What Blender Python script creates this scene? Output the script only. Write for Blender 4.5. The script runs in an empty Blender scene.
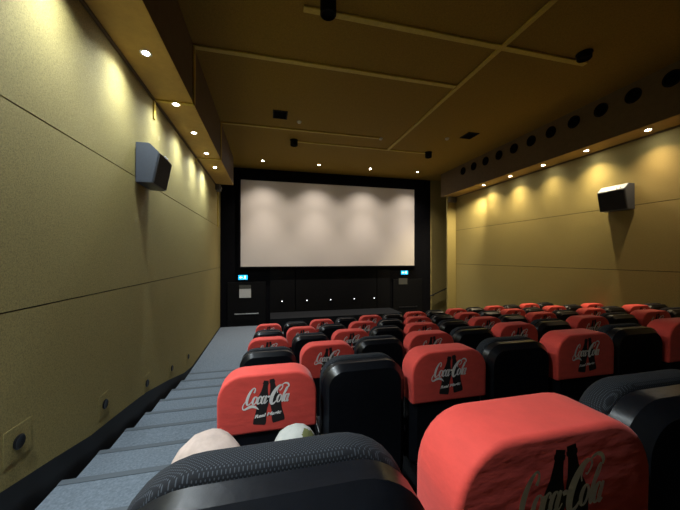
import bpy, bmesh, math, random
from mathutils import Vector, Matrix
random.seed(7)
PI = math.pi
S = bpy.context.scene
COL = S.collection
E = 2.62                      # eye height above the flat floor in front of the screen

# ------------------------------------------------------------------ materials
def mat(name, col, rough=0.6, metal=0.0, var=0.0, vscale=20.0, bump=0.0, bscale=200.0, emit=None, estr=0.0,
        spec=0.5, sheen=0.0, stretch=None, col2=None):
    m = bpy.data.materials.new(name); m.use_nodes = True
    n = m.node_tree.nodes; l = m.node_tree.links
    b = n['Principled BSDF']
    b.inputs['Base Color'].default_value = (*col, 1)
    b.inputs['Roughness'].default_value = rough
    b.inputs['Metallic'].default_value = metal
    b.inputs['Specular IOR Level'].default_value = spec
    if sheen: b.inputs['Sheen Weight'].default_value = sheen
    if emit:
        b.inputs['Emission Color'].default_value = (*emit, 1)
        b.inputs['Emission Strength'].default_value = estr
    tc = n.new('ShaderNodeTexCoord'); mp = n.new('ShaderNodeMapping')
    l.new(tc.outputs['Object'], mp.inputs['Vector'])
    if stretch: mp.inputs['Scale'].default_value = stretch
    if var > 0:
        t = n.new('ShaderNodeTexNoise'); t.inputs['Scale'].default_value = vscale
        t.inputs['Detail'].default_value = 6; t.inputs['Roughness'].default_value = 0.65
        l.new(mp.outputs['Vector'], t.inputs['Vector'])
        r = n.new('ShaderNodeMapRange'); r.inputs['From Min'].default_value = 0.3; r.inputs['From Max'].default_value = 0.7
        l.new(t.outputs['Fac'], r.inputs['Value'])
        x = n.new('ShaderNodeMix'); x.data_type = 'RGBA'
        c2 = col2 if col2 else tuple(c*(1-var) for c in col)
        x.inputs[6].default_value = (*c2, 1); x.inputs[7].default_value = (*[min(1, c*(1+var*.5)) for c in col], 1)
        l.new(r.outputs['Result'], x.inputs[0]); l.new(x.outputs[2], b.inputs['Base Color'])
    if bump > 0:
        t = n.new('ShaderNodeTexNoise'); t.inputs['Scale'].default_value = bscale; t.inputs['Detail'].default_value = 4
        l.new(mp.outputs['Vector'], t.inputs['Vector'])
        bp = n.new('ShaderNodeBump'); bp.inputs['Strength'].default_value = bump; bp.inputs['Distance'].default_value = 0.01
        l.new(t.outputs['Fac'], bp.inputs['Height']); l.new(bp.outputs['Normal'], b.inputs['Normal'])
    return m

def dotted(name, base, dot):
    m = mat(name, base, 0.85, spec=0.3)
    n = m.node_tree.nodes; l = m.node_tree.links; b = n['Principled BSDF']
    tc = n.new('ShaderNodeTexCoord'); sp = n.new('ShaderNodeSeparateXYZ'); l.new(tc.outputs['Object'], sp.inputs[0])
    def math_(op, a, b_=None):
        k = n.new('ShaderNodeMath'); k.operation = op
        for i, v in enumerate((a, b_)):
            if v is None: continue
            if isinstance(v, (int, float)): k.inputs[i].default_value = v
            else: l.new(v, k.inputs[i])
        return k.outputs[0]
    k = 2*PI/0.0068
    u = math_('SINE', math_('MULTIPLY', sp.outputs[0], k))
    v = math_('SINE', math_('MULTIPLY', math_('SUBTRACT', sp.outputs[2], sp.outputs[1]), k))
    f = math_('GREATER_THAN', math_('MULTIPLY', u, v), 0.52)
    x = n.new('ShaderNodeMix'); x.data_type = 'RGBA'
    x.inputs[6].default_value = (*base, 1); x.inputs[7].default_value = (*dot, 1)
    l.new(f, x.inputs[0]); l.new(x.outputs[2], b.inputs['Base Color'])
    return m

M = {}
M['wall'] = mat('canvas_wall', (.35, .278, .098), .8, var=.42, vscale=95, bump=.8, bscale=300, spec=.25)
M['wall_seam'] = mat('seam_shadow_gap', (.02, .017, .008), .9)
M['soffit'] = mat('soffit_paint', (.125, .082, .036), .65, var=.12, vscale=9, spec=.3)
M['soffit_under_lit'] = mat('soffit_underside_lit', (.50, .32, .085), .6, var=.10, vscale=9, spec=.3)  # lighter copy of the soffit tone, wall bounce and lamp glow put into colour
M['ceiling'] = mat('ceiling_board', (.29, .180, .026), .8, var=.25, vscale=60, bump=.2, bscale=180, spec=.2)
M['batten'] = mat('batten_paint', (.55, .40, .055), .55, var=.15, vscale=15)
M['black'] = mat('black_cloth', (.0035, .0035, .005), .9, var=.3, vscale=8, spec=.1)
M['black_paint'] = mat('black_paint', (.0025, .0025, .003), .7, spec=.15)
M['screen'] = mat('screen_vinyl', (.66, .60, .55), .85, spec=.1)
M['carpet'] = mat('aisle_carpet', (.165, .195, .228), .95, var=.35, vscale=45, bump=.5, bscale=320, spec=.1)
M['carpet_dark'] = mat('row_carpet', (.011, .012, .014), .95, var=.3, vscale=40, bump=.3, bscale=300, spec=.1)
M['nosing'] = mat('nosing_rubber', (.07, .085, .10), .7)
M['plinth'] = mat('plinth_black', (.006, .006, .007), .6)
M['red'] = mat('red_stretch_cover', (.78, .082, .064), .72, var=.10, vscale=10, bump=.2, bscale=12, spec=.2, sheen=.12, stretch=(1, 1, 2.6))
M['plastic'] = mat('black_plastic', (.006, .007, .010), .30, var=.25, vscale=25, bump=.05, bscale=60, spec=.5)
M['fabric'] = dotted('dotted_fabric', (.008, .009, .012), (.05, .058, .07))
M['metal'] = mat('dark_metal', (.03, .03, .033), .4, metal=.8)
M['print_white'] = mat('print_white', (.92, .90, .88), .7, var=.08, vscale=60)
M['print_black'] = mat('print_black', (.012, .009, .010), .75)
M['spk_side'] = mat('speaker_paint', (.042, .050, .066), .45, var=.1, vscale=30)
M['spk_top'] = mat('speaker_top_paint', (.30, .34, .38), .5)
M['grille'] = mat('speaker_grille', (.006, .006, .007), .75, bump=.3, bscale=600)
M['steel'] = mat('brushed_steel', (.55, .55, .55), .35, metal=.9)
M['white_plastic'] = mat('white_plastic', (.7, .66, .58), .5)
M['grey_box'] = mat('grey_box', (.13, .12, .10), .6)
M['paper'] = mat('paper', (.55, .55, .53), .8, var=.08, vscale=30)
M['paper_dim'] = mat('paper_dim', (.06, .06, .05), .8)
M['lamp'] = mat('lamp_lens', (1, 1, 1), .3, emit=(.97, .99, 1.0), estr=60)
M['lamp_small'] = mat('marker_lens', (1, 1, 1), .3, emit=(.9, .95, 1.0), estr=1.6)
M['sign_cyan'] = mat('exit_sign_face', (.02, .2, .35), .4, emit=(.01, .30, .62), estr=1.1)
M['sign_white'] = mat('exit_sign_symbol', (.8, .9, 1), .4, emit=(.55, .85, 1.0), estr=1.5)
M['trouser'] = mat('pale_trousers', (.50, .385, .33), .9, var=.18, vscale=14, bump=.35, bscale=40)
M['trouser_white'] = mat('white_cloth', (.42, .42, .39), .9, var=.15, vscale=18, bump=.35, bscale=40)
M['olive'] = mat('olive_patch', (.10, .11, .03), .9, var=.5, vscale=60)
M['skin'] = mat('skin', (.55, .33, .25), .55, var=.08, vscale=30)
M['hair'] = mat('hair', (.03, .02, .015), .7, bump=.4, bscale=120)
M['shirt'] = mat('shirt_grey', (.16, .17, .19), .9, bump=.2, bscale=80)
M['eye'] = mat('eye', (.02, .015, .01), .2)

# ------------------------------------------------------------------ mesh helpers
def obj(name, bm, m, parent=None, smooth=False, angle=40):
    me = bpy.data.meshes.new(name)
    bmesh.ops.recalc_face_normals(bm, faces=bm.faces[:])
    bm.to_mesh(me); bm.free()
    me.materials.append(m)
    if smooth:
        for p in me.polygons: p.use_smooth = True
        me.set_sharp_from_angle(angle=math.radians(angle))
    o = bpy.data.objects.new(name, me); COL.objects.link(o)
    if parent: o.parent = parent
    return o

def tag(o, label, cat, group=None):
    o['label'] = label; o['category'] = cat
    if group: o['group'] = group
    return o

def thing(name, label, cat, loc=(0, 0, 0), rot=(0, 0, 0), group=None):
    o = bpy.data.objects.new(name, None); COL.objects.link(o)
    o.location = loc; o.rotation_euler = rot; o.empty_display_size = .1
    return tag(o, label, cat, group)

def struct(o):
    o['kind'] = 'structure'; return o

def box(bm, x0, x1, y0, y1, z0, z1, bev=0.0):
    vs = [bm.verts.new((x, y, z)) for x in (x0, x1) for y in (y0, y1) for z in (z0, z1)]
    idx = [(0, 1, 3, 2), (4, 6, 7, 5), (0, 4, 5, 1), (2, 3, 7, 6), (0, 2, 6, 4), (1, 5, 7, 3)]
    fs = [bm.faces.new([vs[i] for i in f]) for f in idx]
    if bev > 0:
        es = {e for f in fs for e in f.edges}
        bmesh.ops.bevel(bm, geom=list(es), offset=bev, segments=2, affect='EDGES', profile=.5)
    return bm

def bx(*a, bev=0.0):
    return box(bmesh.new(), *a, bev=bev)

def prism(bm, pts, axis, a0, a1):
    """polygon pts in the plane normal to axis, extruded a0..a1"""
    def P(p, a):
        return {'x': (a, p[0], p[1]), 'y': (p[0], a, p[1]), 'z': (p[0], p[1], a)}[axis]
    A = [bm.verts.new(P(p, a0)) for p in pts]; B = [bm.verts.new(P(p, a1)) for p in pts]
    bm.faces.new(A); bm.faces.new(B[::-1]); n = len(pts)
    for i in range(n):
        bm.faces.new((A[i], B[i], B[(i+1) % n], A[(i+1) % n]))
    return bm

def lathe(bm, prof, seg=24, mtx=None):
    """prof: (r, z) list; closed by caps when r>0 at the ends"""
    rings = []
    for r, z in prof:
        rings.append([bm.verts.new((r*math.cos(2*PI*i/seg), r*math.sin(2*PI*i/seg), z)) for i in range(seg)])
    for a, b in zip(rings, rings[1:]):
        for i in range(seg):
            bm.faces.new((a[i], a[(i+1) % seg], b[(i+1) % seg], b[i]))
    bm.faces.new(rings[0][::-1]); bm.faces.new(rings[-1])
    if mtx is not None:
        bmesh.ops.transform(bm, matrix=mtx, verts=[v for r in rings for v in r])
    return bm

def tube(bm, pts, r, seg=8):
    pts = [Vector(p) for p in pts]; rings = []
    for i, p in enumerate(pts):
        d = (pts[min(i+1, len(pts)-1)] - pts[max(i-1, 0)]).normalized()
        q = d.to_track_quat('Z', 'Y')
        rings.append([bm.verts.new(p + q @ Vector((r*math.cos(2*PI*k/seg), r*math.sin(2*PI*k/seg), 0))) for k in range(seg)])
    for a, b in zip(rings, rings[1:]):
        for k in range(seg):
            bm.faces.new((a[k], a[(k+1) % seg], b[(k+1) % seg], b[k]))
    bm.faces.new(rings[0][::-1]); bm.faces.new(rings[-1])
    return bm

def rr(w, z0, z1, rt, rb, ins, n=8):
    """rounded rectangle outline in XZ with top/bottom corner radii, inset by ins"""
    x = w/2-ins; t = z1-ins; b = z0+ins
    rt = max(rt-ins, .002); rb = max(rb-ins, .002); out = []
    for cx, cz, r, a0 in ((x-rt, t-rt, rt, 0), (-(x-rt), t-rt, rt, PI/2), (-(x-rb), b+rb, rb, PI), (x-rb, b+rb, rb, 1.5*PI)):
        for i in range(n+1):
            a = a0+PI/2*i/n
            out.append((cx+r*math.cos(a), cz+r*math.sin(a)))
    return out

TILT = math.tan(math.radians(1.5))
ZP = 1.10
def tilt(y, z): return y-(z-ZP)*TILT          # top leans towards -Y (backwards)

def slab(bm, w, z0, z1, y0, y1, rt, rb, er0, er1, seg=5, lean=True, pull=0.0):
    """padded slab: rounded outline, back face at y0 rounded by er0, front face y1 by er1.
    pull: how much the front face top is lower/narrower"""
    rings = []
    def ring(y, ins, extra=0):
        vs = []
        for px, pz in rr(w, z0, z1, rt, rb, ins):
            vs.append(bm.verts.new((px, tilt(y, pz) if lean else y, pz)))
        rings.append(vs)
    for i in range(seg+1):
        a = PI/2*i/seg
        ring(y0+er0*(1-math.sin(a)), er0*(1-math.cos(a)))
    rings.reverse()
    # rings currently from y0 side? order: first must be face at y0
    rings.sort(key=lambda r: 0)
    rings2 = []
    for i in range(seg+1):
        a = PI/2*i/seg
        vs = []
        ins = er0*(1-math.sin(a)); y = y0+er0*(1-math.cos(a))
        rings2.append((y, ins))
    for i in range(seg, -1, -1):
        a = PI/2*i/seg
        rings2.append((y1-er1*(1-math.cos(a)), er1*(1-math.sin(a))))
    for r in rings:
        for v in r: bm.verts.remove(v)
    R = []
    for y, ins in rings2:
        R.append([bm.verts.new((px, tilt(y, pz) if lean else y, pz)) for px, pz in rr(w, z0, z1, rt, rb, ins)])
    n = len(R[0])
    for a, b in zip(R, R[1:]):
        for i in range(n):
            bm.faces.new((a[i], a[(i+1) % n], b[(i+1) % n], b[i]))
    bm.faces.new(R[0][::-1]); bm.faces.new(R[-1])
    return bm

# ------------------------------------------------------------------ room dimensions (x right, y to the screen)
XL, XR = -1.75, 7.42
YB, YS = -3.0, 11.75
FL, FR = -1.18, 6.87           # soffit fascias
ZC = E+3.39; ZS = E+2.45       # ceiling, soffit underside
def z(d): return E-d
D = [.49]+[.517+1.15*k for k in range(1,6)]                       # rear faces of the seat rows
TOP = [.355, .64, .875, 1.077, 1.254, 1.407]              # seat tops below the eye
FLO = [t+1.10 for t in TOP]+[2.62]                        # row floors below the eye
PITCH = .54

def rise(x):                  # the rows climb slightly away from the left aisle
    return max(0, .040*x-.0018*x*x)
# floor: row terraces, one mesh
bm = bmesh.new()
AX = -.40; XT = -1.67
box(bm, XL-.2, XR+.3, YB, D[0]-.07, -.3, z(FLO[0]-.245))
for k in range(6):
    xs = [AX]+[i*.4 for i in range(20)]
    prism(bm, [(AX, -.3)]+[(x, z(FLO[k])+(rise(x) if k else 0)) for x in xs]+[(xs[-1], -.3)], 'y', D[k]-.07, (D[k+1]-.07) if k < 5 else D[k]+1.08)
box(bm, XL-.2, XR+.3, D[5]+1.08, YS+.3, -.3, 0)
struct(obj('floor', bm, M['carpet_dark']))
# aisle stairs
edges = []
lev = []
for k in range(6):
    mid_before = FLO[k]-.11 if k == 0 else (FLO[k-1]+FLO[k])/2
    lev.append((D[k]+.11-.575, D[k]+.11, mid_before))
    lev.append((D[k]+.11, D[k]+.685, FLO[k]))
bm = bmesh.new()
for y0, y1, f in lev:
    box(bm, XT, AX, y0, y1, -.2, z(f))
y_end = lev[-1][1]
box(bm, XT, AX, y_end, y_end+.01, -.2, .004)
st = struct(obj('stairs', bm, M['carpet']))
for y0, y1, f in lev:
    b2 = bx(XT-.001, AX-.002, y1-.055, y1+.008, z(f)-.035, z(f)+.006, bev=.003)
    obj('nosing', b2, M['nosing'], st)
# flat carpet in front of the seats (paler aisle carpet)
fa = struct(obj('floor_front', bx(XL+.01, 7.0, y_end, YS-.05, 0.0, .006), M['carpet']))

# ---------------------------------------------------------------- walls
# left wall: three canvas panels above a black plinth that follows the stairs
def plinth_top(y):
    # nominal stair slope
    pts = [(YB, FLO[0]-.5), (D[0]-.4, FLO[0]-.16)]+[(D[k]+.4, FLO[k]+.0) for k in range(6)]+[(D[5]+1.3, 2.62), (YS, 2.62)]
    for (a, fa_), (b, fb) in zip(pts, pts[1:]):
        if a <= y <= b: return fa_+(fb-fa_)*(y-a)/(b-a)
    return pts[-1][1]
G = .006
bm = bmesh.new()
T0 = ZS+.03
box(bm, XL-.06, XL, YB, YS-.1, z(1.083*-1)+G, T0)
box(bm, XL-.06, XL, YB, YS-.1, z(.382)+G, z(-1.083)-G)
low = [(YB, z(.382)-G), (YS-.1, z(.382)-G)]
ys = [YS-.1, 7.6, 6.9, 5.83, 4.9, 4.25, 3.5, 2.97, 2.455, 1.3, .2, YB]
lift = [.05, .05, .07, .20, .27, .26, .22, .24, .24, .24, .24, .24]
bot = [(y, z(plinth_top(y))+h) for y, h in zip(ys, lift)]
prism(bm, low+bot, 'x', XL-.06, XL)
wl = struct(obj('wall_left', bm, M['wall']))
obj('seam_backing', bx(XL-.09, XL-.02, YB, YS-.1, -.2, T0), M['wall_seam'], wl)
bm = bmesh.new()
prism(bm, [(YB, -.2), (YS-.1, -.2)]+[(y, q+.004) for y, q in bot], 'x', XL-.03, XL-.008)
box(bm, XL-.03, XT-.004, YB, y_end, -.25, -.1)
struct(obj('baseboard_left', bm, M['plinth']))
# right wall
bm = bmesh.new()
YP = 10.6
def zr(y): return z(.30)
box(bm, XR, XR+.06, YB, YP, z(-1.083)+G, T0)
box(bm, XR, XR+.06, YB, YP, z(.28)+G, z(-1.083)-G)
box(bm, XR, XR+.06, YB, YP, -.2, z(.28)-G)
wr = struct(obj('wall_right', bm, M['wall']))
obj('seam_backing', bx(XR+.02, XR+.09, YB, YP, -.2, T0), M['wall_seam'], wr)
struct(obj('pillar_right', bx(7.03, 9.0, YP, 10.66, -.2, ZC), M['wall']))
# exit passage behind the pillar
struct(obj('wall_recess', bx(6.95, 9.1, YS, YS+.1, -.2, ZC), M['wall']))
struct(obj('wall_passage', bx(9.0, 9.1, YP, YS+.1, -.2, ZC), M['wall']))
struct(obj('floor_passage', bx(XR+.3, 9.1, YP, YS+.3, -.3, 0), M['carpet_dark']))
struct(obj('ceiling_passage', bx(XR+.1, 9.1, YP, YS+.1, ZC, ZC+.1), M['ceiling']))
# front wall black masking, back wall
struct(obj('wall_front', bx(XL-.1, 6.95, YS, YS+.12, -.2, ZC+.1), M['black']))
struct(obj('wall_back', bx(XL-.1, XR+.1, YB-.1, YB, -.3, ZC+.1), M['wall']))
struct(obj('ceiling', bx(XL-.1, XR+.1, YB-.1, YS+.1, ZC, ZC+.1), M['ceiling']))
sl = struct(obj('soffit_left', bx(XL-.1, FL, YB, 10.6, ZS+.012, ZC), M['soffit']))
obj('underside', bx(XL-.1, FL, YB, 10.6, ZS, ZS+.012), M['soffit_under_lit'], sl)
# right soffit
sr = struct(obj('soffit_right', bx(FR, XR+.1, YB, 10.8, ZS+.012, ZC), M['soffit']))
obj('underside', bx(FR, XR+.1, YB, 10.6, ZS, ZS+.012), M['soffit_under_lit'], sr)
# trim along the wall / soffit joint
struct(obj('trim_1', bx(XL, XL+.035, YB, 10.55, ZS-.03, ZS, bev=.006), M['soffit']))
struct(obj('trim_2', bx(XR-.035, XR, YB, YP, ZS-.03, ZS, bev=.006), M['soffit']))

# battens on the ceiling: trims
def batten(n, *a):
    return struct(obj('trim_%d' % n, bx(*a, bev=.008), M['batten']))
W = .05; T = .028
batten(3, .45, 5.38, 3.99-W, 3.99+W, ZC-T, ZC)
b = batten(4, FL, 3.59, 5.13-W, 5.13+W, ZC-T, ZC)
batten(5, FL, 3.05, 7.88-.035, 7.88+.035, ZC-T, ZC)
batten(6, .77, 5.0, 8.67-.035, 8.67+.035, ZC-T, ZC)
batten(7, 3.60, 3.68, 2.2, 8.64, ZC-T-.004, ZC)
# the same battens folded down the left fascia, over the soffit and a little down the wall
for n, y, w, dn in ((8, 5.13, .035, .30), (9, 7.88, .03, .12)):
    bm = bmesh.new()
    box(bm, FL, FL+.022, y-w, y+w, ZS-.022, ZC)
    box(bm, XL, FL+.022, y-w, y+w, ZS-.022, ZS)
    box(bm, XL, XL+.022, y-w, y+w, ZS-dn, ZS-.022)
    struct(obj('trim_%d' % n, bm, M['batten']))

# ---------------------------------------------------------------- the screen and the stage end
sx0, sx1, sz0, sz1 = -1.03, 6.10, z(.365), z(-2.91)
scr = thing('cinema_screen', 'wide blank white cinema screen on the black front wall', 'screen', (0, 11.62, 0))
obj('screen_surface', bx(sx0, sx1, 0, .02, sz0, sz1), M['screen'], scr)
bm = bmesh.new()
for a in ((sx0-.06, sx0, sz0-.06, sz1+.06), (sx1, sx1+.06, sz0-.06, sz1+.06), (sx0, sx1, sz1, sz1+.06), (sx0, sx1, sz0-.06, sz0)):
    box(bm, a[0], a[1], -.03, .13, a[2], a[3])
obj('frame', bm, M['black'], scr)
# low stage
stg = struct(obj('stage', bx(.05, 5.0, 10.5, YS, .0, z(2.15)), M['carpet_dark']))
# masking below the screen: black panels
for i, (a, c) in enumerate(((.05, 1.0), (1.03, 4.4), (4.43, 5.0))):
    struct(obj('panel_%d' % (i+1), bx(a, c, YS-.05, YS, z(2.15), z(.45)), M['black_paint']))
for i, (x0, x1, side) in enumerate(((-1.5, -.12, 'left'), (5.15, 6.5, 'right'))):
    d = struct(obj('door_%d' % (i+1), bx(x0, x1, YS-.06, YS, .006, z(.95), bev=.006), M['black_paint']))
    bar = bmesh.new(); box(bar, x0+.25, x1-.25, YS-.13, YS-.10, z(2.16), z(2.12), bev=.008)
    box(bar, x0+.27, x0+.31, YS-.10, YS-.06, z(2.16), z(2.12)); box(bar, x1-.31, x1-.27, YS-.10, YS-.06, z(2.16), z(2.12))
    obj('push_bar', bar, M['metal'] if i else M['steel'], d)

def exit_sign(x, dz, w, h, label):
    t = thing('exit_sign', label, 'sign', (x, YS-.045, z(dz)), group='blue exit signs')
    obj('housing', bx(-w/2-.015, w/2+.015, 0, .045, -h/2-.015, h/2+.015, bev=.005), M['black_paint'], t)
    obj('face', bx(-w/2, w/2, -.008, 0, -h/2, h/2), M['sign_cyan'], t)
    # arrow
    bm = bmesh.new()
    pts = [(-.40, 0), (-.24, .28), (-.24, .1), (-.06, .1), (-.06, -.1), (-.24, -.1), (-.24, -.28)]
    prism(bm, [(p*w, q*h) for p, q in pts], 'y', -.012, -.008)
    obj('arrow', bm, M['sign_white'], t)
    # running figure
    bm = bmesh.new()
    cx = .2*w; s = h*.42
    prism(bm, [(cx+s*(.15+.17*math.cos(a*PI/6)), s*(.78+.17*math.sin(a*PI/6))) for a in range(12)], 'y', -.012, -.008)
    def limb(x0, z0, x1, z1, th):
        d = Vector((x1-x0, z1-z0)).normalized(); n = Vector((-d.y, d.x))*th/2
        prism(bm, [(cx+s*(x0+n.x), s*(z0+n.y)), (cx+s*(x1+n.x), s*(z1+n.y)), (cx+s*(x1-n.x), s*(z1-n.y)), (cx+s*(x0-n.x), s*(z0-n.y))], 'y', -.012, -.008)
    limb(.1, .6, -.05, -.1, .34); limb(.05, .5, -.45, .3, .16); limb(.1, .45, .5, .2, .16)
    limb(-.05, -.05, .35, -.35, .2); limb(.35, -.35, .25, -.85, .18); limb(-.05, -.05, -.3, -.5, .2); limb(-.3, -.5, -.7, -.6, .17)
    obj('running_figure', bm, M['sign_white'], t)
exit_sign(-.95, .77, .33, .17, 'lit blue exit sign above the left black door')
exit_sign(5.68, .67, .32, .16, 'lit blue exit sign above the right black door')
n1 = thing('notice', 'pale notice sheet with dark heading on the left black door', 'notice', (-.87, YS-.065, z(1.30)))
obj('sheet', bx(-.21, .21, -.006, 0, -.24, .10), M['paper'], n1)
obj('heading', bx(-.21, .21, -.010, 0, .10, .24), M['paper_dim'], n1)
n2 = thing('notice', 'dim dark notice plate on the right black door', 'notice', (5.60, YS-.065, z(1.04)))
obj('sheet', bx(-.20, .20, -.006, 0, -.13, .13), M['paper_dim'], n2)
for i, x in enumerate((.5, 1.47, 2.43, 3.42, 4.29)):
    o = thing('marker_light', 'tiny pale marker light, %s from the left along the black stage wall' % ('first', 'second', 'third', 'fourth', 'fifth')[i],
              'light', (x, YS-.05, z(1.72)), (PI/2, 0, 0), 'marker lights on the stage wall')
    obj('bezel', lathe(bmesh.new(), [(.05, 0), (.05, .012), (.035, .018), (.03, .012)], 16), M['metal'], o)
    obj('lens', lathe(bmesh.new(), [(.018, .012), (.016, .022), (.008, .026)], 12), M['lamp_small'], o)
# handrail on the recessed right wall
hr = thing('handrail', 'dark sloping handrail on the recessed wall right of the screen', 'handrail', (0, 0, 0))
def hz(x): return z(1.70-(x-6.9)*.40)
HY = YS-.11
bm = bmesh.new(); tube(bm, [(6.88, HY, hz(6.9)), (6.95, HY, hz(6.95)), (8.4, HY, hz(8.4)), (8.5, HY, hz(8.42))], .024, 10)
obj('rail', bm, M['metal'], hr, True)
for x in (7.05, 7.6, 8.2):
    obj('bracket', tube(bmesh.new(), [(x, HY, hz(x)-.02), (x, HY+.02, hz(x)-.07), (x, YS, hz(x)-.07)], .01, 8), M['metal'], hr, True)

# ---------------------------------------------------------------- lights
def spot(name, loc, power, size, blend, col, aim=None, rad=.03):
    ld = bpy.data.lights.new(name, 'SPOT'); ld.energy = power; ld.spot_size = math.radians(size); ld.spot_blend = blend
    ld.color = col; ld.shadow_soft_size = rad
    o = bpy.data.objects.new(name, ld); COL.objects.link(o); o.location = loc
    if aim:
        o.rotation_euler = Vector(aim).to_track_quat('-Z', 'Y').to_euler()
    return o

bmt = bmesh.new(); lathe(bmt, [(.038, -.001), (.062, -.001), (.066, -.006), (.062, -.010), (.042, -.008), (.038, -.003)], 28)
ring0 = obj('trim_ring', bmt, M['white_plastic'], None, True)
bml = bmesh.new(); lathe(bml, [(.036, -.001), (.036, -.005), (.02, -.009), (.008, -.010)], 20)
lens0 = obj('lens', bml, M['lamp'], None, True)
first_dl = [True]
def downlight(x, y, zz_, label, group):
    if abs(y-5.15) < .01 and x < 0: zz_ -= .021
    t = thing('downlight', label, 'light', (x, y, zz_), group=group)
    for p in (ring0, lens0):
        if first_dl[0]: c = p
        else:
            c = p.copy(); COL.objects.link(c)
        c.parent = t
    first_dl[0] = False
    return t
ORD = ['first', 'second', 'third', 'fourth', 'fifth', 'sixth', 'seventh', 'eighth', 'ninth', 'tenth', 'eleventh', 'twelfth', 'thirteenth', 'fourteenth']
COOL = (.84, .95, 1.0); WARM = (1.0, .82, .50); MID = (1.0, .93, .80)
LY = [-.70, .38, 1.63, 2.80, 3.97, 5.15, 6.31, 7.50, 8.63]
PL = [0, 260, 22, 56, 52, 40, 40, 44, 56]
for i, y in enumerate(LY):
    if PL[i] == 0: continue
    if y > 3.5:
        downlight(-1.44, y, ZS, '%s recessed downlight from the camera along the left soffit' % ORD[i-4].capitalize(), 'downlights in the left soffit')
    spot('left_lamp', (-1.44, y, ZS-.045), PL[i]*(.75 if i > 1 else .25), 150, .9, COOL)
    spot('left_lamp', (-1.44, y, ZS-.045), PL[i]*(.75 if i > 1 else 1.0), 92, 1.0, COOL)
RY = [.6, 1.75, 2.9, 4.12, 5.25, 6.35, 7.46, 8.6]
PR = [10, 12, 15, 35, 60, 35, 60, 50]
for i, y in enumerate(RY):
    if y > 3.5:
        downlight(7.1, y, ZS, '%s recessed downlight from the camera along the right soffit' % ORD[i-3].capitalize(), 'downlights in the right soffit')
    c = (1.0, .74, .46) if i <= 3 else WARM
    spot('right_soffit_spot', (7.1, y, ZS-.045), PR[i]*.8, 130 if i == 7 else 116, .9, c)
    spot('right_soffit_spot', (7.1, y, ZS-.045), PR[i]*.7, 76, 1.0, c)
spot('right_soffit_spot', (7.1, 8.6, ZS-.045), 210, 76, .9, (1.0, .85, .55), (0, .9, -1))  # extra spot added at the last right downlight to brighten the pillar face
for i in range(4):
    x = -.21+1.99*i
    downlight(x, 10.7, ZC, '%s downlight from the left in the ceiling before the screen' % ORD[i].capitalize(), 'downlights before the screen')
    spot('screen_lamp', (x, 10.7, ZC-.03), 88, 114, 1.0, (1.0, .90, .78))
    spot('screen_lamp', (x, 10.7, ZC-.03), 160, 66, 1.0, (1.0, .90, .80))

# ---------------------------------------------------------------- things on the ceiling and fascia
for i in range(11):
    y = 3.64+.573*i
    t = thing('round_vent', '%s round black air outlet from the camera on the right fascia' % ORD[i].capitalize(), 'vent', (FR, y, E+3.13), (0, -PI/2, 0), 'round air outlets on the right fascia')
    obj('collar', lathe(bmesh.new(), [(.14, 0), (.14, .012), (.125, .018), (.118, .004)], 28), M['black_paint'], t, True)
    obj('louvre', lathe(bmesh.new(), [(.112, 0), (.112, .006), (.09, .012), (.085, .004), (.06, .004), (.055, .012), (.03, .012), (.02, .004)], 28), M['black'], t, True)
for i, (x, y, h, lab) in enumerate(((.74, 3.72, .26, 'black cylinder fitting at the near batten\'s left end on the ceiling'),
                                    (5.10, 3.80, .09, 'black cylinder fitting at the near batten\'s right end on the ceiling'),
                                    (.70, 8.60, .16, 'black cylinder fitting at the far batten\'s left end on the ceiling'),
                                    (5.02, 8.60, .16, 'black cylinder fitting at the far batten\'s right end on the ceiling'))):
    t = thing('ceiling_spotlight', lab, 'light fitting', (x, y, ZC), group='black ceiling cylinders')
    obj('canister', lathe(bmesh.new(), [(.10, -.012), (.105, -.03), (.105, -h), (.095, -h-.01), (.085, -h-.008), (.08, -h+.03), (.02, -h+.03)], 24), M['black_paint'], t, True)
    obj('base_plate', lathe(bmesh.new(), [(.12, 0), (.12, -.012), (.11, -.016)], 24), M['black_paint'], t, True)
for x, lab in ((.255, 'left'), (5.43, 'right')):
    t = thing('ceiling_vent', 'square black vent in the %s part of the brown ceiling' % lab, 'vent', (x, 7.13, ZC), group='square ceiling vents')
    bm = bmesh.new()
    for a in ((-.17, -.14, -.2, .2), (.14, .17, -.2, .2), (-.14, .14, .17, .2), (-.14, .14, -.2, -.17)):
        box(bm, *a, -.018, 0)
    obj('frame', bm, M['black_paint'], t)
    bm = bmesh.new()
    for k in range(7):
        y = -.15+.05*k
        prism(bm, [(y-.012, -.004), (y+.014, -.016), (y+.016, -.013), (y-.01, -.001)], 'x', -.14, .14)
    obj('louvre', bm, M['black'], t)
for x, y, lab in ((.73, 7.39, 'small white smoke detector beside the left ceiling vent'), (3.10, 7.90, 'small white smoke detector at the middle batten\'s right end'),
                  (4.94, 7.45, 'small white smoke detector beside the right ceiling vent')):
    t = thing('smoke_detector', lab, 'detector', (x, y, ZC), group='ceiling smoke detectors')
    obj('base', lathe(bmesh.new(), [(.055, 0), (.055, -.014), (.05, -.018)], 20), M['white_plastic'], t, True)
    obj('sensor_head', lathe(bmesh.new(), [(.044, -.018), (.044, -.03), (.036, -.042), (.012, -.048)], 20), M['white_plastic'], t, True)

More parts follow.
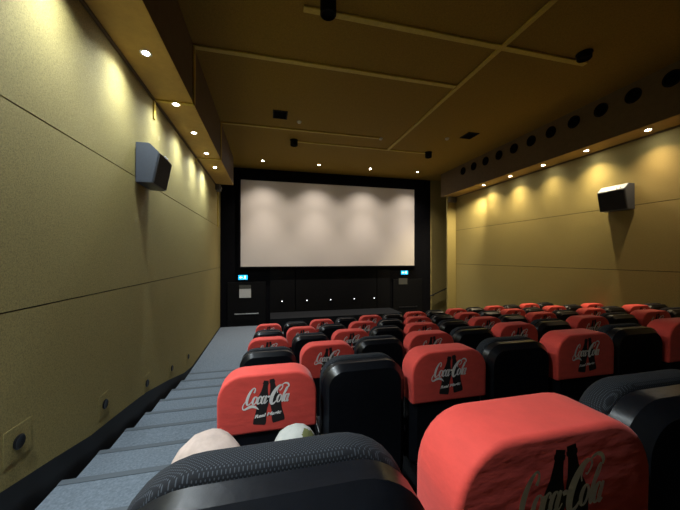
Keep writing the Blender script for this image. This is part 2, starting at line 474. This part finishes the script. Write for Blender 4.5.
# ---------------------------------------------------------------- wall loudspeakers
def speaker(xw, y0, sgn, label):
    t = thing('wall_speaker', label, 'loudspeaker', (xw, y0, E), group='wall loudspeakers')
    P = [(.02, 1.54), (.175, 1.54), (.30, 1.417), (.22, 1.0), (.02, 1.0)]
    L = .53
    bm = bmesh.new(); prism(bm, [(sgn*a, b) for a, b in P], 'y', 0, L)
    bmesh.ops.recalc_face_normals(bm, faces=bm.faces[:])
    bmesh.ops.bevel(bm, geom=bm.edges[:], offset=.006, segments=2, affect='EDGES')
    obj('cabinet', bm, M['spk_side'], t)
    # grille on the tilted front
    bm = bmesh.new()
    d = Vector((.08, .417)).normalized(); n = Vector((d.y, -d.x))
    a = Vector((.22, 1.0))+d*.012; c = Vector((.30, 1.417))-d*.012
    prism(bm, [(sgn*p.x, p.y) for p in (a, c, c+n*.014, a+n*.014)], 'y', .012, L-.012)
    obj('grille', bm, M['grille'], t)
    # sloped top cap
    bm = bmesh.new()
    a = Vector((.175, 1.54)); c = Vector((.30, 1.417)); d = (c-a).normalized(); n = Vector((-d.y, d.x))
    prism(bm, [(sgn*p.x, p.y) for p in (a+d*.01, c-d*.01, c-d*.01+n*.004, a+d*.01+n*.004)], 'y', .012, L-.012)
    obj('baffle', bm, M['spk_top'] if sgn < 0 else M['spk_side'], t)
    bm = bmesh.new(); box(bm, min(0, sgn*.02), max(0, sgn*.02), .12, L-.12, 1.1, 1.44)
    obj('wall_bracket', bm, M['metal'], t)
    for q in (.36, .43):
        c2 = a+d*.12
        o = obj('knob', lathe(bmesh.new(), [(.014, 0), (.016, .008), (.010, .02)], 12), M['steel'], t, True)
        o.location = (sgn*(c2.x+n.x*.004), (L-q) if sgn < 0 else q, c2.y+n.y*.004)
        o.rotation_euler = (0, sgn*PI/4, 0)
speaker(XL, 4.45, 1, 'black wedge loudspeaker with grey side on the left wall')
speaker(XR, 4.52, -1, 'black wedge loudspeaker with pale top on the right wall')
# small emergency light boxes under the soffits and the conduit at the far left
t = thing('wall_emergency_box', 'small grey box high on the pillar right of the screen', 'box', (7.24, YP, E+2.33))
obj('housing', bx(-.17, .17, -.09, 0, -.11, .11, bev=.012), M['grey_box'], t)
for q in (-.08, .08):
    o = obj('lamp_head', lathe(bmesh.new(), [(.05, 0), (.055, .02), (.045, .03)], 16), M['grey_box'], t, True); o.location = (q, -.09, 0); o.rotation_euler = (PI/2, 0, 0)
t = thing('wall_emergency_box', 'small grey box high on the far end of the left wall', 'box', (XL, 10.75, E+2.36))
obj('housing', bx(0, .14, -.18, .18, -.10, .10, bev=.012), M['grey_box'], t)
for q in (-.08, .08):
    o = obj('lamp_head', lathe(bmesh.new(), [(.045, 0), (.05, .02), (.04, .03)], 16), M['grey_box'], t, True); o.location = (.14, q, 0); o.rotation_euler = (0, PI/2, 0)
tag(obj('wall_conduit', bx(XL, XL+.03, 10.98, 11.02, E+1.05, E+2.26, bev=.006), M['batten']), 'thin pale conduit down the far end of the left wall', 'conduit')
# step lights on the left wall
for k in range(5):
    y = 2.607+1.15*k; dz = (1.325, 1.61, 1.86, 2.06, 2.22)[k]
    t = thing('step_light', '%s round step light from the camera low on the left wall' % ORD[k].capitalize(), 'light', (XL, y, z(dz)), (0, PI/2, 0), 'step lights on the left wall')
    bm = bmesh.new(); box(bm, -.12, .12, -.12, .12, 0, .003)
    obj('plate', bm, M['wall'], t)
    obj('ring', lathe(bmesh.new(), [(.028, .006), (.05, .006), (.052, .014), (.044, .02), (.030, .016)], 24), M['metal'], t, True)
    obj('lens', lathe(bmesh.new(), [(.027, .006), (.024, .010), (.01, .012)], 16), M['wall_seam'], t, True)

# ---------------------------------------------------------------- the print on the red covers
def catmull(P, n=8):
    P = [Vector(p) for p in P]; out = []
    for i in range(len(P)-1):
        p0 = P[max(i-1, 0)]; p1 = P[i]; p2 = P[i+1]; p3 = P[min(i+2, len(P)-1)]
        for k in range(n):
            t = k/n
            out.append(.5*((2*p1)+(-p0+p2)*t+(2*p0-5*p1+4*p2-p3)*t*t+(-p0+3*p1-3*p2+p3)*t**3))
    out.append(P[-1]); return out

COVER_Y0 = -.012                       # rear face of the cover in seat space
def print_pt(u, v, off):
    return (u, tilt(COVER_Y0-off, v), v)
LX, LZ = .0338, .046                   # lettering scale
OX, OZ = -.124, .945                   # lettering origin (seat space)
SH = .40
def letter_xy(p):
    return (OX+p[0]*LX+SH*p[1]*LZ*.75, OZ+p[1]*LZ)
def stroke(bm, pts, off=.0016):
    """pts: (x, y, width)"""
    c = catmull([Vector((a, b, w)) for a, b, w in pts], 7)
    L = []; 
    xy = [Vector(letter_xy(p)) for p in c]
    R = []
    for i, p in enumerate(xy):
        d = xy[min(i+1, len(xy)-1)]-xy[max(i-1, 0)]
        if d.length < 1e-7: d = Vector((1, 0))
        d.normalize(); n = Vector((-d.y, d.x))*max(c[i].z, .02)*.5*.045
        L.append(bm.verts.new(print_pt(*(p+n), off))); R.append(bm.verts.new(print_pt(*(p-n), off)))
    for i in range(len(L)-1):
        bm.faces.new((L[i], L[i+1], R[i+1], R[i]))
def oval(bm, cx, cy, rx, ry, w0=.1, w1=.26):
    pts = []
    for i in range(13):
        a = PI/3+2*PI*i/12
        pts.append((cx+rx*math.cos(a), cy+ry*math.sin(a), w0+(w1-w0)*max(0, -math.cos(a))**.8 if math.cos(a) < 0 else w0+(w1-w0)*.45*math.cos(a)))
    stroke(bm, pts)
def lettering():
    bm = bmesh.new()
    # first capital with its inner curl
    stroke(bm, [(.86, 1.36, .20), (.92, 1.62, .16), (.82, 1.88, .12), (.58, 1.92, .14), (.30, 1.60, .24), (.12, 1.05, .32), (.12, .50, .32),
                (.28, .12, .24), (.52, .03, .16), (.76, .20, .10), (.94, .46, .07)])
    # swash under the word
    stroke(bm, [(-.02, .50, .06), (-.20, .22, .10), (-.28, -.08, .12), (-.14, -.40, .14), (.20, -.48, .20), (.75, -.26, .32), (1.35, -.22, .34), (1.95, -.42, .22), (2.40, -.66, .05)])
    oval(bm, 1.33, .46, .29, .44)
    stroke(bm, [(1.55, .75, .07), (1.75, .80, .07), (1.9, .6, .07)])
    stroke(bm, [(2.20, .66, .16), (2.18, .86, .12), (2.0, .90, .12), (1.80, .62, .26), (1.80, .26, .28), (1.98, .03, .18), (2.22, .12, .10), (2.40, .36, .07)])
    oval(bm, 2.66, .45, .27, .44)
    stroke(bm, [(3.00, .92, .16), (2.94, .60, .26), (2.92, .25, .26), (3.02, .03, .18), (3.22, .14, .09), (3.34, .34, .06)])
    stroke(bm, [(3.22, .72, .20), (3.42, .78, .24), (3.66, .74, .18)])
    # second capital, taller, its curl running over the last letters
    stroke(bm, [(4.62, 1.10, .08), (4.46, 1.42, .10), (4.62, 1.86, .12), (4.98, 2.02, .14), (5.16, 1.76, .12), (4.96, 1.42, .10), (4.76, 1.46, .08)])
    stroke(bm, [(4.98, 2.02, .14), (4.55, 1.98, .22), (4.15, 1.52, .36), (3.90, .90, .44), (3.92, .32, .42), (4.15, -.08, .32), (4.48, -.08, .20), (4.78, .22, .12), (4.92, .55, .08)])
    stroke(bm, [(4.90, 2.0, .12), (5.35, 2.22, .16), (5.80, 2.16, .22), (6.10, 1.92, .20), (6.12, 1.70, .10)])
    oval(bm, 5.14, .46, .28, .44)
    stroke(bm, [(5.36, .75, .07), (5.52, .62, .07), (5.62, .50, .07)])
    stroke(bm, [(5.56, .30, .07), (5.82, .90, .08), (6.02, 1.45, .10), (5.98, 1.74, .12), (5.82, 1.60, .16), (5.72, .95, .26), (5.70, .36, .26), (5.80, .04, .16), (5.98, .18, .08)])
    oval(bm, 6.24, .45, .25, .44)
    stroke(bm, [(6.56, .92, .16), (6.50, .60, .26), (6.48, .25, .26), (6.58, .03, .18), (6.78, .16, .09)])
    return bm

def bottle(bm, cx, cz, H, ang):
    prof = [(0, .125), (.03, .140), (.10, .142), (.20, .128), (.30, .118), (.38, .120), (.50, .138), (.56, .138), (.64, .115), (.74, .078), (.84, .060), (.91, .052), (.92, .064), (.955, .064), (.96, .054), (1.0, .054)]
    ca, sa = math.cos(ang), math.sin(ang)
    def P(u, v):
        x = cx+(u*ca+v*sa)*H; zz_ = cz+(-u*sa+v*ca)*H
        return print_pt(x, zz_, .0008)
    L = [bm.verts.new(P(-w, h)) for h, w in prof]; R = [bm.verts.new(P(w, h)) for h, w in prof]
    for i in range(len(prof)-1):
        bm.faces.new((L[i], L[i+1], R[i+1], R[i]))

def slogan():
    cu = bpy.data.curves.new('slogan', 'FONT'); cu.body = 'Real Magic'; cu.size = .024; cu.offset = .0012; cu.align_x = 'CENTER'; cu.shear = .25
    o = bpy.data.objects.new('slogan_src', cu); COL.objects.link(o)
    dg = bpy.context.evaluated_depsgraph_get(); dg.update()
    me = bpy.data.meshes.new_from_object(o.evaluated_get(dg))
    bm = bmesh.new(); bm.from_mesh(me)
    for v in bm.verts:
        v.co = Vector(print_pt(v.co.x*1.35-.005, .876+v.co.y+.12*(v.co.x), .0016))
    bpy.data.objects.remove(o); bpy.data.curves.remove(cu); bpy.data.meshes.remove(me)
    return bm

# ---------------------------------------------------------------- seats (origin: floor under the rear face, +y to the screen)
SW = .522
def make_seat(kind):
    red = kind == 'red'
    t = thing('cinema_chair', 'x', 'seat')
    bm = bmesh.new(); slab(bm, SW, .38, 1.07 if red else 1.085, .0, .095, .13, .05, .036, .010, seg=1)
    bmesh.ops.bevel(bm, geom=[e for e in bm.edges if len(e.link_faces) == 2 and math.radians(25) < e.calc_face_angle(0) < math.radians(65) and abs((e.verts[0].co-e.verts[1].co).y) < .03], offset=.006, segments=3, affect='EDGES', profile=.5)
    obj('back_shell', bm, M['plastic'], t, True, 22)
    bm = bmesh.new(); slab(bm, SW-.012, .50, 1.07 if red else 1.098, .092, .160 if red else .185, .135, .05, .02, .045)
    obj('backrest', bm, M['fabric'], t, True, 60)
    if red:
        bm = bmesh.new(); slab(bm, SW+.009, .785, 1.105, COVER_Y0, .172, .135, .012, .014, .050, seg=6)
        cv = obj('seat_cover', bm, M['red'], t, True, 60)
        bm = bmesh.new(); bottle(bm, -.050, .832, .240, math.radians(9)); bottle(bm, .054, .838, .240, math.radians(-9))
        obj('bottle_print', bm, M['print_black'], cv)
        obj('script_lettering', lettering(), M['print_white'], cv)
        obj('slogan_print', slogan(), M['print_white'], cv)
    # tip-up seat pad, lowered
    bm = bmesh.new(); box(bm, -.235, .235, .20, .66, .36, .47, bev=.035)
    obj('seat_pad', bm, M['fabric'], t, True, 60)
    bm = bmesh.new(); box(bm, -.225, .225, .19, .60, .335, .358, bev=.01)
    obj('seat_pan', bm, M['plastic'], t, True)
    for s in (-1, 1):
        # armrest standards on both sides (half width each, meeting the neighbour's)
        x0, x1 = sorted((s*.240, s*.267))
        bm = bmesh.new(); box(bm, x0, x1, .12, .52, .60, .645, bev=.010)
        obj('armrest', bm, M['plastic'], t, True)
        bm = bmesh.new(); prism(bm, [(.14, 0), (.42, 0), (.42, .02), (.34, .05), (.36, .58), (.36, .60), (.16, .60), (.20, .05), (.14, .02)], 'x', x0+.004*(s > 0), x1-.004*(s < 0))
        obj('leg', bm, M['metal'], t)
    return t

def children(o): return [c for c in bpy.data.objects if c.parent == o]
proto = {'red': make_seat('red'), 'black': make_seat('black')}
tree = {k: [(c, children(c)) for c in children(v)] for k, v in proto.items()}
used = {'red': False, 'black': False}
def place(kind, x, y, zz_, label, group):
    if not used[kind]:
        used[kind] = True; r = proto[kind]
    else:
        r = proto[kind].copy(); COL.objects.link(r)
        for ch, gs in tree[kind]:
            c = ch.copy(); COL.objects.link(c); c.parent = r
            for g in gs:
                d = g.copy(); COL.objects.link(d); d.parent = c
    r.location = (x, y, zz_+(rise(x) if y > .6 else 0))
    r.scale.x = 1.0
    if y < .6: r.location.x, r.location.y, r.scale.x = {0: (.012, .435, 1.03), 1: (.580, .485, .925), 2: (1.13, .52, 1.0)}[round(x/PITCH)]
    r['label'] = label; r['group'] = group
    return r
ROWN = ['in the nearest row', 'in the second row from the camera', 'in the third row from the camera', 'in the fourth row from the camera',
        'in the fifth row from the camera', 'in the frontmost row by the stage']
NC = [3, 8, 12, 14, 14, 14]
for r in range(6):
    for c in range(NC[r]):
        red = (r+c) % 2 == 1
        lab = ('red covered' if red else 'bare black')+' cinema chair, %s from the left aisle %s' % (ORD[c], ROWN[r])
        place('red' if red else 'black', (.564*c-.0011*c*c) if r else c*PITCH, D[r], z(FLO[r]), lab, 'red covered seats' if red else 'bare black seats')

# ---------------------------------------------------------------- person slouched in the nearest black seat
def skin_mesh(name, verts, edgs, radii, root, sub=2):
    me = bpy.data.meshes.new(name); me.from_pydata(verts, edgs, [])
    o = bpy.data.objects.new(name, me); COL.objects.link(o)
    mod = o.modifiers.new('s', 'SKIN'); mod.use_smooth_shade = True
    sk = me.skin_vertices[0].data
    for i, r in enumerate(radii):
        sk[i].radius = (r, r) if not isinstance(r, tuple) else r
        sk[i].use_root = (i == root)
    sm = o.modifiers.new('d', 'SUBSURF'); sm.levels = sub; sm.render_levels = sub
    dg = bpy.context.evaluated_depsgraph_get(); dg.update()
    me2 = bpy.data.meshes.new_from_object(o.evaluated_get(dg)); me2.name = name
    bpy.data.objects.remove(o)
    for p in me2.polygons: p.use_smooth = True
    return me2
def meobj(name, me, m, parent):
    me.materials.clear(); me.materials.append(m)
    o = bpy.data.objects.new(name, me); COL.objects.link(o); o.parent = parent; return o

KL = (-.232, 1.25, z(.735)); KR = (.124, 1.33, z(.785))
per = thing('person', 'person slouched low in the nearest black seat, only two pale clothed knees showing', 'person', (0, 1.12, z(1.0)))
O = Vector((0, 1.12, z(1.0)))
def rel(p): return tuple(Vector(p)-O)
pel = (-.02, 1.14, z(.90)); che = (-.01, 1.0, z(.83)); nek = (-.01, .945, z(.78))
V = [pel, (-.015, 1.07, z(.87)), che, nek, (-.01, .945, z(.745)),
     (-.10, 1.12, z(.89)), KL, (-.34, 1.27, z(1.0)), (-.37, 1.29, z(1.34)), (-.37, 1.39, z(1.39)),
     (.06, 1.12, z(.89)), KR, (.14, 1.37, z(1.10)), (.15, 1.36, z(1.36)), (.15, 1.46, z(1.39)),
     (-.11, .98, z(.82)), (-.17, 1.06, z(.90)), (-.10, 1.15, z(.80)), (-.06, 1.20, z(.79)),
     (.09, .98, z(.82)), (.16, 1.06, z(.90)), (.08, 1.15, z(.80)), (.04, 1.20, z(.79))]
ED = [(0, 1), (1, 2), (2, 3), (3, 4), (0, 5), (5, 6), (6, 7), (7, 8), (8, 9), (0, 10), (10, 11), (11, 12), (12, 13), (13, 14), (2, 15), (15, 16), (16, 17), (17, 18), (2, 19), (19, 20), (20, 21), (21, 22)]
RD = [.085, .08, .075, .035, .035, .080, .106, .065, .030, .026, .070, .074, .048, .030, .026, .045, .032, .022, .02, .045, .032, .022, .02]
# head merged into the same continuous surface through the skin chain
V.append((-.01, .955, z(.685))); ED.append((4, 23)); RD.append(.072)
body = meobj('body', skin_mesh('body', [rel(v) for v in V], ED, RD, 0), M['skin'], per)
# fingers
for s, base in ((-1, V[18]), (1, V[22])):
    bmv = []; be = []; brd = []
    for f in range(5):
        i0 = len(bmv)
        L_ = (.045, .055, .06, .055, .042)[f]; ox = (f-2)*.012*s
        b0 = Vector(base)+Vector((ox*.5, -.01, 0)); b1 = b0+Vector((ox, L_*.5, .004)); b2 = b1+Vector((ox*.2, L_*.4, -.012))
        bmv += [b0, b1, b2]; be += [(i0, i0+1), (i0+1, i0+2)]; brd += [.009, .0075, .006]
    bmv.append(Vector(base)+Vector((0, -.025, 0))); brd.append(.016)
    be += [(len(bmv)-1, 3*f) for f in range(5)]
    meobj('hand', skin_mesh('hand', [rel(v) for v in bmv], be, brd, len(bmv)-1, 1), M['skin'], per)
# clothes
def leg_cloth(name, ids, grow, m):
    vs = [rel(V[i]) for i in ids]; n = len(ids)
    return meobj(name, skin_mesh(name, vs, [(i, i+1) for i in range(n-1)], [RD[i]+grow for i in ids], 0), m, per)
lt = leg_cloth('trouser_leg', [0, 5, 6, 7, 8], .030, M['trouser'])
rt_ = leg_cloth('trouser_leg', [0, 10, 11, 12, 13], .026, M['trouser_white'])
rt_['label'] = 'white trouser leg with an olive patch at the knee'
# olive patch on the cloth of the right knee
nt = M['trouser_white'].node_tree
bs = nt.nodes['Principled BSDF']; src = bs.inputs['Base Color'].links[0].from_socket
tc = nt.nodes.new('ShaderNodeTexCoord'); vd = nt.nodes.new('ShaderNodeVectorMath'); vd.operation = 'DISTANCE'
vd.inputs[1].default_value = rel((KR[0]+.045, KR[1]-.075, KR[2]+.015))
nt.links.new(tc.outputs['Object'], vd.inputs[0])
nz = nt.nodes.new('ShaderNodeTexNoise'); nz.inputs['Scale'].default_value = 40
nt.links.new(tc.outputs['Object'], nz.inputs['Vector'])
ma = nt.nodes.new('ShaderNodeMath'); ma.operation = 'MULTIPLY_ADD'; ma.inputs[1].default_value = .04
nt.links.new(nz.outputs['Fac'], ma.inputs[0]); nt.links.new(vd.outputs['Value'], ma.inputs[2])
lt_ = nt.nodes.new('ShaderNodeMath'); lt_.operation = 'LESS_THAN'; lt_.inputs[1].default_value = .062
nt.links.new(ma.outputs[0], lt_.inputs[0])
mx = nt.nodes.new('ShaderNodeMix'); mx.data_type = 'RGBA'; mx.inputs[7].default_value = (.13, .14, .045, 1)
nt.links.new(lt_.outputs[0], mx.inputs[0]); nt.links.new(src, mx.inputs[6]); nt.links.new(mx.outputs[2], bs.inputs['Base Color'])
leg_cloth('shirt', [0, 1, 2, 3], .014, M['shirt'])
leg_cloth('sleeve', [2, 15, 16], .010, M['shirt']); leg_cloth('sleeve', [2, 19, 20], .010, M['shirt'])
bm = bmesh.new(); bmesh.ops.create_uvsphere(bm, u_segments=24, v_segments=16, radius=.082)
bmesh.ops.delete(bm, geom=[v for v in bm.verts if v.co.z < -.01 and v.co.y > -.02 or v.co.y > .055 and v.co.z < .03], context='VERTS')
bmesh.ops.translate(bm, vec=rel((-.01, .950, z(.677))), verts=bm.verts[:])
obj('hair', bm, M['hair'], per, True)
for s in (-1, 1):
    bm = bmesh.new(); bmesh.ops.create_uvsphere(bm, u_segments=12, v_segments=8, radius=.010)
    bmesh.ops.translate(bm, vec=rel((-.01+s*.028, 1.016, z(.675))), verts=bm.verts[:]); obj('eye', bm, M['eye'], per, True)

# ---------------------------------------------------------------- world, camera, view
w = bpy.data.worlds.new('World'); S.world = w; w.use_nodes = True
w.node_tree.nodes['Background'].inputs[0].default_value = (0, 0, 0, 1)
cam = bpy.data.cameras.new('Camera'); cam.sensor_fit = 'HORIZONTAL'; cam.sensor_width = 36; cam.lens = 36*295/680
cam.clip_start = .02
co = bpy.data.objects.new('Camera', cam); COL.objects.link(co)
co.location = (0, 0, E); co.rotation_euler = (math.radians(90.39), 0, math.radians(-13.55))
S.camera = co
S.view_settings.view_transform = 'Standard'; S.view_settings.look = 'None'
S.view_settings.exposure = 1.3; S.view_settings.gamma = 1.0; S.view_settings.use_curve_mapping = False
S.cycles.max_bounces = 8; S.cycles.diffuse_bounces = 5; S.cycles.use_denoising = True
